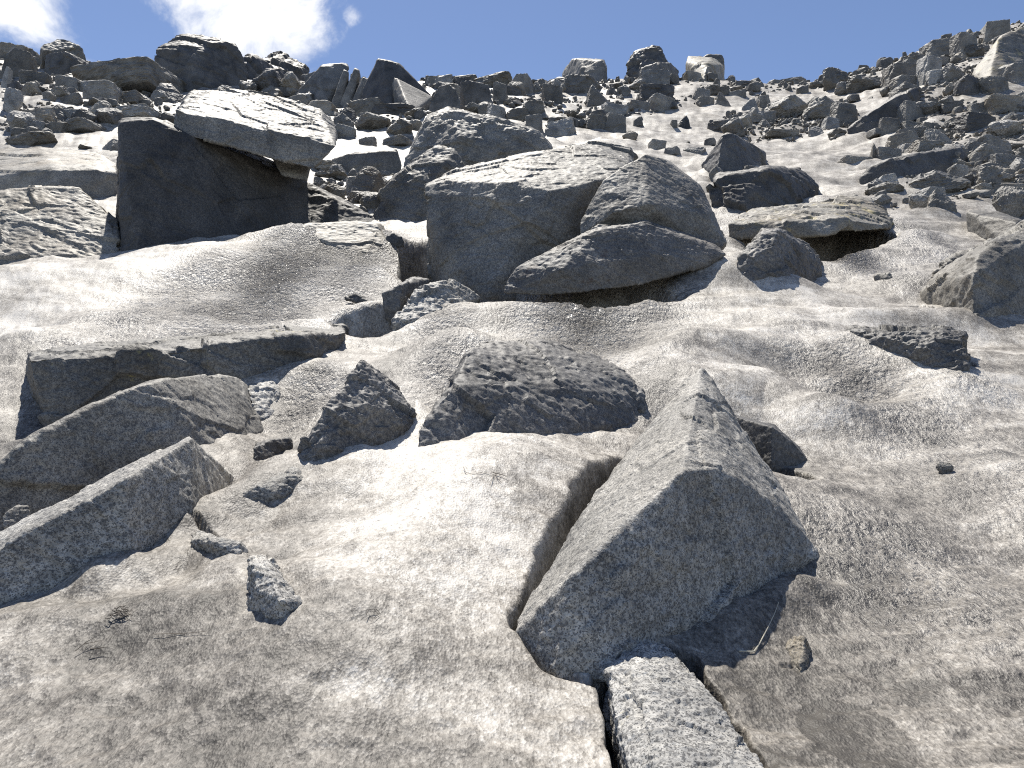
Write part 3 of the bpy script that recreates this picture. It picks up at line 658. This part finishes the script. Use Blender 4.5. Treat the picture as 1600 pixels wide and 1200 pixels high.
# --- skyline
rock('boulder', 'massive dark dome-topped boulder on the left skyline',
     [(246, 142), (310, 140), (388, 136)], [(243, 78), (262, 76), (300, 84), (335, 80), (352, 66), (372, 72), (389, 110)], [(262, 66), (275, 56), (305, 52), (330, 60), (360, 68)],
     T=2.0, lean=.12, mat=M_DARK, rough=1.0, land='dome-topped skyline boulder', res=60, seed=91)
rock('boulder', 'pale-faced boulder leaning on the skyline right of the cloud', [(460, 156), (505, 165), (522, 160)], [(460, 148), (500, 103), (535, 98), (545, 104), (530, 140)], [(505, 100), (543, 100)], T=3.0, lean=.35, mat=M_GRANITE, rough=.35, land='pale-faced skyline boulder', res=50)
for k, (a, b, c, lab) in enumerate([(515, 545, 108, 'leftmost of three thin leaning plates beside the pale-faced skyline boulder'), (528, 562, 106, 'middle of three thin leaning plates beside the pale-faced skyline boulder'), (545, 575, 120, 'rightmost of three thin leaning plates beside the pale-faced skyline boulder')]):
    rock('rock_plate', lab, [(a, 168), (a+14, 168)], [(b-8, c), (b, c+4)], [(b-8, c), (b, c+4)], T=1.6, lean=.2, mat=M_GREY, rough=.3, cat='rock plate', res=30, group='thin leaning plates on the skyline')
rock('boulder', 'tall dark pyramid boulder on the skyline left of centre', [(562, 168), (610, 176), (672, 158)], [(566, 140), (590, 92), (600, 93), (622, 98), (650, 125), (674, 150)], [(592, 92), (624, 98)], T=3.0, lean=.3, mat=M_DARK, rough=.35, land='skyline pyramid boulder', res=56)
rock('rock', 'smooth grey slab leaning against the front of the tall skyline pyramid boulder', [(605, 170), (642, 177), (674, 166)], [(600, 118), (620, 122), (675, 152)], [(602, 118), (674, 150)], T=.6, lean=.25, mat=M_GREY, rough=.25, cat='rock', res=40)
rock('boulder', 'rust-grey crag of broken rock highest on the middle skyline', [(975, 118), (1000, 118), (1048, 112)], [(978, 100), (992, 82), (1020, 75), (1035, 78), (1047, 98)], [(995, 81), (1030, 75)], T=3, lean=.4, mat=M_DARK, rough=2.2, land='middle skyline crag', res=50, seed=95)
rock('boulder', 'wide flat-topped boulder on the skyline left of the crag', [(878, 128), (910, 130), (948, 126)], [(879, 115), (893, 94), (905, 92), (940, 94), (948, 105)], [(895, 92), (944, 94)], T=3, lean=.3, mat=M_GREY, rough=.6, land='flat-topped skyline boulder', res=44)
rock('boulder', 'cream-topped block on the skyline right of the crag', [(1072, 121), (1100, 127), (1130, 122)], [(1072, 97), (1105, 104), (1130, 104)], [(1075, 87), (1112, 90), (1130, 98)], T=3, lean=.1, mat=M_LICHEN, rough=.5, land='cream-topped skyline block', res=44)
rock('boulder', 'black rounded rock directly behind the cream-topped skyline block', [(1098, 110, 48.5), (1130, 110, 48.5)], [(1098, 90), (1105, 85), (1128, 87), (1131, 100)], [(1105, 85), (1128, 88)], T=1.5, lean=.2, mat=M_DARK, rough=1.2, res=30)
rock('boulder', 'grey rounded boulder in front of the crag on the middle skyline', [(1000, 128), (1030, 132), (1062, 126)], [(1000, 106), (1030, 99), (1048, 98), (1062, 112)], [(1030, 98), (1050, 98)], T=3, lean=.3, mat=M_GREY, rough=.7, res=40)
rock('boulder', 'dark low crag on the skyline beneath the cloud, right of the dome', [(383, 125), (430, 118), (480, 115)], [(383, 96), (400, 88), (430, 87), (455, 95), (480, 110)], [(400, 88), (440, 88)], T=3, lean=.4, mat=M_DARK, rough=1.8, res=44)
rock('rock_slab', 'bare pale bedrock slab sloping down the upper right corner', [(1515, 118), (1545, 132), (1575, 125), (1620, 100)], [(1520, 105), (1560, 60), (1600, 40), (1640, 35)], [(1565, 56), (1640, 30)], T=2.5, lean=1.1, mat=M_LICHEN, rough=.45, cat='rock slab', land='pale corner bedrock', res=60)

# ------------------------------------------------------------------ scattered rocks: shared shapes
def proto(kind, seed):
    r = np.random.RandomState(seed)
    if kind == 'b':
        c = np.array([[sx, sy, sz] for sx in (-.5, .5) for sy in (-.5, .5) for sz in (-.35, 1)], float); c += r.uniform(-.14, .14, c.shape); c[c[:, 2] > .5, :2] *= r.uniform(.7, .95)
    elif kind == 's':
        c = np.array([[sx, sy, sz] for sx in (-.5, .5) for sy in (-.5, .5) for sz in (-.35, .8)], float); c += r.uniform(-.12, .12, c.shape); c[:, 2] += c[:, 0]*r.uniform(-.5, .5)
        c = np.vstack([c, [[.1, -.62, .3], [-.6, .1, .3]]])
    elif kind == 'w':
        a = r.uniform(-.3, .3)
        c = np.array([[-.5, -.4, -.35], [.5, -.5, -.35], [.5, .5, -.35], [-.5, .5, -.35], [-.45, -.3, .1], [.48, -.35, .15], [a, -.05, 1], [a+.2, .3, .9], [a-.15, .1, .85], [.4, .4, .3]], float); c += r.uniform(-.08, .08, c.shape)
    else:
        c = r.normal(size=(18, 3)); c /= np.linalg.norm(c, axis=1)[:, None]; c = c*np.array([.55, .55, .68])*r.uniform(.8, 1.05, (18, 1))+np.array([0, 0, .33])
    me = hull_mesh('stone', [[tuple(p) for p in c]]); me = remeshed(me, .05)
    roughen(me, 1.0, .05, seed+3, {'b': 1.0, 's': 1.1, 'w': 1.0, 'r': 1.6}[kind], r.normal(size=3), 8, (.03, .11))
    me.polygons.foreach_set('use_smooth', np.zeros(len(me.polygons), bool))
    co = getco(me); lo, hi = co.min(0), co.max(0)
    co[:, :2] = (co[:, :2]-(lo[:2]+hi[:2])/2)/(hi[:2]-lo[:2]); co[:, 2] = co[:, 2]/hi[2]
    me.vertices.foreach_set('co', co.ravel()); me.update()
    return me
PROTO = {}
MATS = [M_GREY, M_DARK, M_TAN, M_GRANITE]
for ki, kind in enumerate('bswr'):
    PROTO[kind] = []
    for j in range(6):
        me = proto(kind, 100+ki*20+j)
        row = []
        for m in MATS:
            c = me.copy(); c.materials.clear(); c.materials.append(m); row.append(c)
        PROTO[kind].append(row)

# (x0, y0, x1, y1, kind) as they stand in the photograph
BOXES = """0 55 50 80 s|15 48 38 60 b|52 57 110 108 r|0 82 45 122 b|25 73 52 92 s|70 78 125 115 s|158 78 192 104 b|135 72 180 92 s|185 84 245 112 s|125 108 255 142 s|215 86 262 110 b|240 128 285 162 w|30 115 72 132 s|0 105 12 140 b|8 128 30 145 b|25 125 60 150 r|60 140 80 160 r|95 148 122 162 s|65 135 105 155 r|130 130 175 155 b|195 138 230 160 w|235 140 260 160 r|130 155 168 178 w|105 168 140 198 r|138 168 178 198 r|30 172 80 192 b|62 162 100 188 w|90 170 118 185 s|175 172 245 187 s|245 175 270 195 r|0 140 25 178 r|0 172 38 208 r|0 205 75 228 r|155 218 182 235 w|120 228 140 234 s|72 190 100 205 s|90 192 145 206 s|160 155 180 165 s|110 104 150 125 r|85 120 120 142 b|385 108 440 148 r|430 115 470 150 r|400 130 440 152 w|545 105 563 125 b|550 160 600 180 s|580 165 650 182 s|520 178 552 195 w|550 178 605 205 r|602 188 643 213 r|520 197 553 213 s|505 200 525 215 r|668 122 705 135 s|705 122 745 135 s|690 130 720 160 b|720 128 770 170 b|745 120 800 135 s|770 128 792 160 b|770 105 800 122 w|760 165 790 185 b|725 160 750 176 r|745 158 770 178 r|800 120 835 148 b|830 118 860 130 s|860 125 885 148 r|850 135 880 160 s|885 118 940 145 s|915 135 960 165 w|1000 113 1048 137 b|998 134 1052 160 b|965 133 985 150 r|1070 112 1098 127 b|1120 142 1145 165 w|1160 152 1185 175 w|1090 150 1115 165 s|1085 140 1112 155 b|1058 182 1080 200 w|1048 190 1060 200 w|1032 163 1060 172 s|990 187 1006 196 s|938 178 978 205 b|855 188 900 212 b|822 182 848 208 b|925 175 947 187 s|885 170 905 185 r|905 185 925 200 r|1070 230 1105 241 s|1040 232 1063 242 s|975 206 998 220 r|1110 190 1150 205 s|1130 185 1165 212 r|1150 178 1178 200 r|1170 170 1200 195 r|1185 150 1205 170 b|1150 118 1190 128 s|1130 115 1150 128 r|1168 133 1190 145 s|955 128 975 140 s|1020 140 1045 150 s|1210 108 1267 123 b|1200 120 1232 132 s|1285 105 1330 140 r|1310 128 1340 145 r|1245 137 1268 147 s|1270 125 1300 138 r|1330 118 1385 142 r|1395 122 1437 140 b|1390 100 1442 130 b|1440 88 1475 124 b|1450 62 1505 92 b|1495 52 1530 88 b|1545 35 1582 60 b|1205 150 1262 182 r|1262 153 1325 184 r|1303 160 1342 193 b|1268 195 1295 210 w|1285 183 1312 202 b|1200 207 1250 215 s|1300 200 1325 215 r|1380 185 1410 207 s|1360 203 1385 213 s|1395 210 1440 232 b|1458 195 1488 228 w|1375 232 1410 250 s|1362 225 1382 250 w|1318 247 1362 257 s|1410 158 1435 188 b|1435 155 1482 180 r|1470 150 1495 166 r|1500 180 1560 205 s|1510 215 1550 240 r|1495 185 1520 205 r|1530 220 1582 250 s|1430 272 1520 302 r|1535 260 1592 297 r|1365 304 1395 320 r|1412 310 1420 317 r|1430 300 1465 325 r|1450 298 1495 330 w|1570 290 1610 335 r|1500 272 1532 290 s|430 288 470 320 r|505 258 540 282 r|540 275 565 300 b|535 258 595 300 w|560 300 605 330 r|500 285 540 325 r|580 312 610 345 w|1540 120 1580 145 b|1575 100 1610 130 b|1480 100 1510 125 r|1500 125 1535 148 s|1550 150 1600 175 s|1560 185 1605 215 r|1480 130 1500 148 r|1520 160 1545 180 b|1425 195 1455 212 r|1440 225 1470 238 r|1555 240 1600 262 s|1110 262 1130 284 r|1160 262 1195 276 b|1130 268 1150 278 r|1190 265 1215 276 s|1360 320 1380 330 s|1470 724 1490 740 r|590 150 610 165 r|640 185 660 200 r|560 215 585 228 s|600 215 640 226 s|480 165 520 180 s|380 145 420 160 s|335 132 360 150 r|370 125 400 145 r"""
REGIONS = [([(0, 62), (60, 55), (260, 95), (300, 130), (280, 185), (140, 205), (0, 225)], 190),
           ([(395, 110), (480, 120), (560, 150), (700, 125), (880, 118), (1000, 112), (1210, 118), (1200, 150), (1050, 165), (950, 200), (830, 205), (780, 170), (650, 205), (490, 215)], 420),
           ([(1200, 116), (1330, 112), (1400, 98), (1480, 70), (1540, 45), (1600, 35), (1640, 120), (1620, 330), (1540, 300), (1450, 290), (1400, 215), (1440, 160), (1330, 145)], 520),
           ([(1130, 175), (1330, 155), (1345, 195), (1200, 205), (1130, 212)], 60),
           ([(500, 255), (620, 275), (600, 345), (540, 335), (490, 290)], 50),
           ([(1345, 260), (1560, 240), (1600, 300), (1480, 325), (1360, 318)], 60),
           ([(700, 150), (1400, 140), (1350, 240), (1000, 235), (850, 200)], 35),
           ([(0, 430), (600, 380), (1560, 420), (1600, 1180), (0, 1180)], 0)]
def inside(px, py, poly):
    c = False; n = len(poly)
    for i in range(n):
        x1, y1 = poly[i]; x2, y2 = poly[(i+1) % n]
        if (y1 > py) != (y2 > py) and px < (x2-x1)*(py-y1)/(y2-y1)+x1: c = not c
    return c
spec = []
for s in BOXES.split('|'):
    a = s.split(); x0, y0, x1, y1 = map(float, a[:4]); spec.append(((x0+x1)/2, y1, (x1-x0)*1.14, (y1-y0)*1.1, a[4], True))
rr = random.Random(11)
for ri, (poly, n) in enumerate(REGIONS):
    xs = [p[0] for p in poly]; ys = [p[1] for p in poly]; k = 0
    while k < n:
        px = rr.uniform(min(xs), max(xs)); py = rr.uniform(min(ys), max(ys))
        if not inside(px, py, poly): continue
        if ri != 7 and vnoise(np.array([[px/60, py/18, 3]]), 8)[0] < rr.uniform(-.5, .1): continue
        k += 1
        big = 1.0
        if ri == 7: w = rr.uniform(2.5, 6)
        else: w = min(40, 6.8*(rr.random()+.02)**-.62)*(.75+(py-60)/330)
        h = w*rr.uniform(.25, .65)
        spec.append((px, py, w, h, rr.choice('bsswrr'), False))
# skyline stones
for k in range(120):
    px = rr.uniform(0, 1600)
    spec.append((px, None, rr.uniform(8, 26), rr.uniform(5, 15), rr.choice('bswr'), False))

rows_out = []
for (px, py, w, h, kind, hand) in spec:
    if py is None:
        X = (px-800)/F; k0 = math.cos(PITCH)-.39*math.sin(PITCH)
        dd = np.linspace(34, 56, 60); el = H0(X/k0*dd, dd)/dd; i = int(el.argmax()); d = dd[i]*rr.uniform(.94, 1.0)
        x, y = X/k0*d, d; z = float(H0(x, y))
    else:
        d = G(px, py)
        if d >= 46.9: d = 46.0
        x, y, z0 = W(px, py, d); z = float(H0(x, y))
        if z0 > z+.5: z = z+.5*(z0-z)
    rows_out.append(dict(px=px, py=py if py is not None else 118, w=w*d/F, h=h*d/F, wp=w*h, x=x, y=y, z=z, kind=kind, d=d, hand=hand))
rows_out.sort(key=lambda r: -r['wp'])
KINDN = {'b': ('rock', 'blocky'), 's': ('rock', 'flat'), 'w': ('rock', 'wedge-shaped'), 'r': ('rock', 'rounded')}
MN = ['grey', 'dark', 'tan', 'pale']
big = rows_out[:285]; small = rows_out[285:]
def put(r):
    j = rr.randrange(6)
    mi = rr.choices([0, 1, 2, 3], [5, 1.5, 3, 3])[0]
    return PROTO[r['kind']][j][mi], mi
groups = {}
made = []
for r in big:
    me, mi = put(r)
    o = bpy.data.objects.new('rock', me)
    dep = r['w']*rr.uniform(.7, 1.1)
    o.location = (r['x'], r['y']+dep*.35, float(H0(r['x'], r['y']+dep*.15))-.02*r['h'])
    o.scale = (r['w'], dep, r['h']*1.05); o.rotation_euler = (rr.uniform(-.1, .1), rr.uniform(-.14, .14), rr.uniform(-.35, .35)+rr.choice([0, math.pi]))
    COL.objects.link(o)
    o['category'] = 'rock'; o['group'] = 'rocks strewn over the snow slope'
    a = math.sqrt(r['wp']); size = 'large' if a > 34 else 'medium' if a > 22 else 'small' if a > 13 else 'tiny'
    def dl(l): return (l[0]-r['px'])**2+((l[1]-r['py'])*2.0)**2
    lm = min(LAND, key=dl)
    dx, dy = r['px']-lm[0], r['py']-lm[1]
    if abs(dx) > abs(dy)*1.5: rel = 'left of' if dx < 0 else 'right of'
    else: rel = 'above' if dy < 0 else 'below'
    key = (size, MN[mi], KINDN[r['kind']][1], rel, lm[2])
    groups.setdefault(key, []).append((r['px'], o))
ORD = ['leftmost', 'second', 'third', 'fourth', 'fifth', 'sixth', 'seventh', 'eighth', 'ninth', 'tenth', 'eleventh', 'twelfth']
for (size, colr, shp, rel, lm), lst in groups.items():
    lst.sort(key=lambda t: t[0])
    for i, (_, o) in enumerate(lst):
        if len(lst) == 1: o['label'] = f'{size} {shp} {colr} rock {rel} the {lm}'
        elif i == 0: o['label'] = f'{size} {shp} {colr} rock {rel} the {lm}, leftmost of {len(lst)} alike'
        elif i == len(lst)-1: o['label'] = f'{size} {shp} {colr} rock {rel} the {lm}, rightmost of {len(lst)} alike'
        else: o['label'] = f'{size} {shp} {colr} rock {rel} the {lm}, {ORD[i]} alike from left'

# everything smaller: one mass of stones
def simple(kind, seed):
    me = PROTO[kind][seed % 6][0]
    import bmesh
    bm = bmesh.new(); bm.from_mesh(me)
    bm2 = bmesh.new(); 
    vs = [bm2.verts.new(v.co) for v in list(bm.verts)[::23]]
    r_ = bmesh.ops.convex_hull(bm2, input=vs)
    bmesh.ops.delete(bm2, geom=[v for v in bm2.verts if not v.link_faces], context='VERTS')
    bmesh.ops.triangulate(bm2, faces=bm2.faces)
    bm2.verts.index_update()
    V = np.array([v.co[:] for v in bm2.verts]); Fc = np.array([[v.index for v in f.verts] for f in bm2.faces]); bm.free(); bm2.free()
    return V, Fc
SIMP = [simple(k, j) for k in 'bswr' for j in range(5)]
def mass(name, items, mat, label, cat):
    VV = []; FF = []; n = 0
    for (x, y, z, w, dp, h) in items:
        V, Fc = SIMP[rr.randrange(len(SIMP))]
        a = rr.uniform(0, 6.28); ca, sa = math.cos(a), math.sin(a)
        q = V*np.array([w, dp, h]); q = np.stack([q[:, 0]*ca-q[:, 1]*sa, q[:, 0]*sa+q[:, 1]*ca, q[:, 2]], 1)+np.array([x, y, z])
        VV.append(q); FF.append(Fc+n); n += len(V)
    V = np.vstack(VV); Fc = np.vstack(FF)
    me = bpy.data.meshes.new(name); me.from_pydata(V.tolist(), [], Fc.tolist()); me.update(); me.materials.append(mat)
    o = bpy.data.objects.new(name, me); COL.objects.link(o); o['kind'] = 'stuff'; o['label'] = label; o['category'] = cat
    return o
mass('small_stones', [(r['x'], r['y']+r['w']*.3, float(H0(r['x'], r['y']+r['w']*.3))-.05*r['h'], r['w'], r['w']*.8, r['h']) for r in small], M_GREY, 'small grey stones strewn between the rocks below the skyline', 'stones')
rub = []
rn = random.Random(5)
for poly, n in [(REGIONS[0][0], 1500), (REGIONS[1][0], 2000), (REGIONS[2][0], 4200), (REGIONS[3][0], 700), (REGIONS[4][0], 400), (REGIONS[5][0], 350)]:
    xs = [p[0] for p in poly]; ys = [p[1] for p in poly]; k = 0
    while k < n:
        px = rn.uniform(min(xs), max(xs)); py = rn.uniform(min(ys), max(ys))
        if not inside(px, py, poly): continue
        k += 1
        if vnoise(np.array([[px/55, py/16, 0]]), 4)[0] < -.15+rn.uniform(-.2, .2) : continue
        d = cast(px, py, Hb); x, y, _ = W(px, py, min(d, 47)); w = rn.uniform(2, 7.5)*y/F
        rub.append((x, y, float(H0(x, y))-.1*w, w, w*.9, w*rn.uniform(.4, .9)))
for k in range(1500):
    d = rn.uniform(40, 52); x = rn.uniform(-.72, .72)*d; w = rn.uniform(2, 9)*d/F
    rub.append((x, d, float(H0(x, d))-.1*w, w, w, w*rn.uniform(.5, .9)))
mass('rubble', rub, M_TAN, 'fine rubble covering the scree below the skyline', 'rubble')

# ------------------------------------------------------------------ twigs, straws and droppings on the snow
def strand(name, label, cat, pts, rad, col, n_extra=(), lift=.004):
    cu = bpy.data.meshes.new(name)
    VV = []; FF = []; nv = 0
    for line, r0 in [(pts, rad)]+list(n_extra):
        P = []
        for p in line:
            d = p[2] if len(p) > 2 else G(p[0], p[1])
            w = W(p[0], p[1], d); 
            if len(p) <= 2: w[2] = float(H0(w[0], w[1]))+lift+.006
            P.append(w)
        P = np.array(P); t = np.linspace(0, len(P)-1, len(P)*4); Q = np.stack([np.interp(t, range(len(P)), P[:, k]) for k in range(3)], 1)
        for i, q in enumerate(Q):
            tg = Q[min(i+1, len(Q)-1)]-Q[max(i-1, 0)]; tg /= np.linalg.norm(tg)+1e-9
            a = np.cross(tg, [0, .3, 1]); a /= np.linalg.norm(a)+1e-9; b_ = np.cross(tg, a)
            rr_ = r0*(1-.6*i/len(Q))
            for k in range(5):
                an = k*2*math.pi/5; VV.append(q+rr_*(math.cos(an)*a+math.sin(an)*b_))
            if i:
                for k in range(5): FF.append([nv-5+k, nv-5+(k+1) % 5, nv+(k+1) % 5, nv+k])
            nv += 5
    cu.from_pydata([tuple(v) for v in VV], [], FF); cu.update()
    m = bpy.data.materials.new(name); m.use_nodes = True; b = m.node_tree.nodes['Principled BSDF']; b.inputs['Roughness'].default_value = .7
    nz = N(m.node_tree, 'ShaderNodeTexNoise', inp={'Scale': 80.0}); mx = N(m.node_tree, 'ShaderNodeMix', data_type='RGBA')
    mx.inputs['A'].default_value = (*[c*.6 for c in col], 1); mx.inputs['B'].default_value = (*col, 1); L(m.node_tree, nz.outputs['Fac'], mx.inputs['Factor']); L(m.node_tree, mx.outputs['Result'], b.inputs['Base Color'])
    cu.materials.append(m)
    o = bpy.data.objects.new(name, cu); COL.objects.link(o); o['label'] = label; o['category'] = cat
    return o
strand('straw', 'bent pale grass straw lying on the dark snow beside the flaky stone', 'straw', [(1155, 1022), (1178, 1023), (1186, 1012), (1200, 985), (1211, 962), (1217, 945)], .0026, (.6, .56, .45))
strand('twig', 'thin dark twig on the snow at lower left', 'twig', [(140, 1020), (155, 1018), (168, 1016)], .0018, (.08, .06, .04), [([(118, 1022), (135, 1008), (150, 1000)], .0013), ([(130, 1012), (158, 1006)], .0012)])
strand('straw', 'very long thin straw on the snow left of picture centre bottom', 'straw', [(240, 996), (285, 995), (330, 991)], .0011, (.2, .16, .12))
strand('straw', 'short upright straw on the snow lip before the craggy boulder', 'straw', [(951, 655), (951, 645), (949, 634)], .0016, (.6, .56, .48), [([(952, 644), (962, 640), (968, 633)], .0012)])
tuft = []
r3 = random.Random(3)
for k in range(26):
    cx, cy = 187+r3.uniform(-13, 13), 962+r3.uniform(-6, 6); a = r3.uniform(0, 6.28); l = r3.uniform(4, 10)
    tuft.append(([(cx, cy), (cx+math.cos(a)*l, cy+math.sin(a)*l*.6), (cx+math.cos(a+.5)*l*1.5, cy+math.sin(a+.5)*l*.8)], .0018))
strand('grass_tuft', 'small dark tuft of dead grass on the lower left snow', 'grass tuft', [(180, 962), (190, 960), (197, 964)], .003, (.07, .055, .04), tuft)
strand('root', 'curly dark rootlet lying on the bright snow below the craggy boulder', 'rootlet', [(724, 733), (728, 742), (740, 745), (755, 741), (765, 743), (774, 747)], .0014, (.26, .22, .18),
       [([(774, 744), (778, 752), (784, 758)], .002), ([(772, 745), (768, 754), (766, 760)], .0015), ([(770, 742), (780, 744), (792, 748)], .003)])
strand('hair_wisp', 'small looped wisp of dark fibre right of the bottle-shaped rock', 'fibre wisp', [(572, 966), (576, 958), (588, 957), (594, 963), (584, 971), (574, 970)], .0013, (.14, .12, .10), [([(585, 958), (592, 966)], .001)])
for o in list(bpy.data.objects):
    if o.type == 'MESH' and o.name.startswith('tmp'): bpy.data.objects.remove(o)
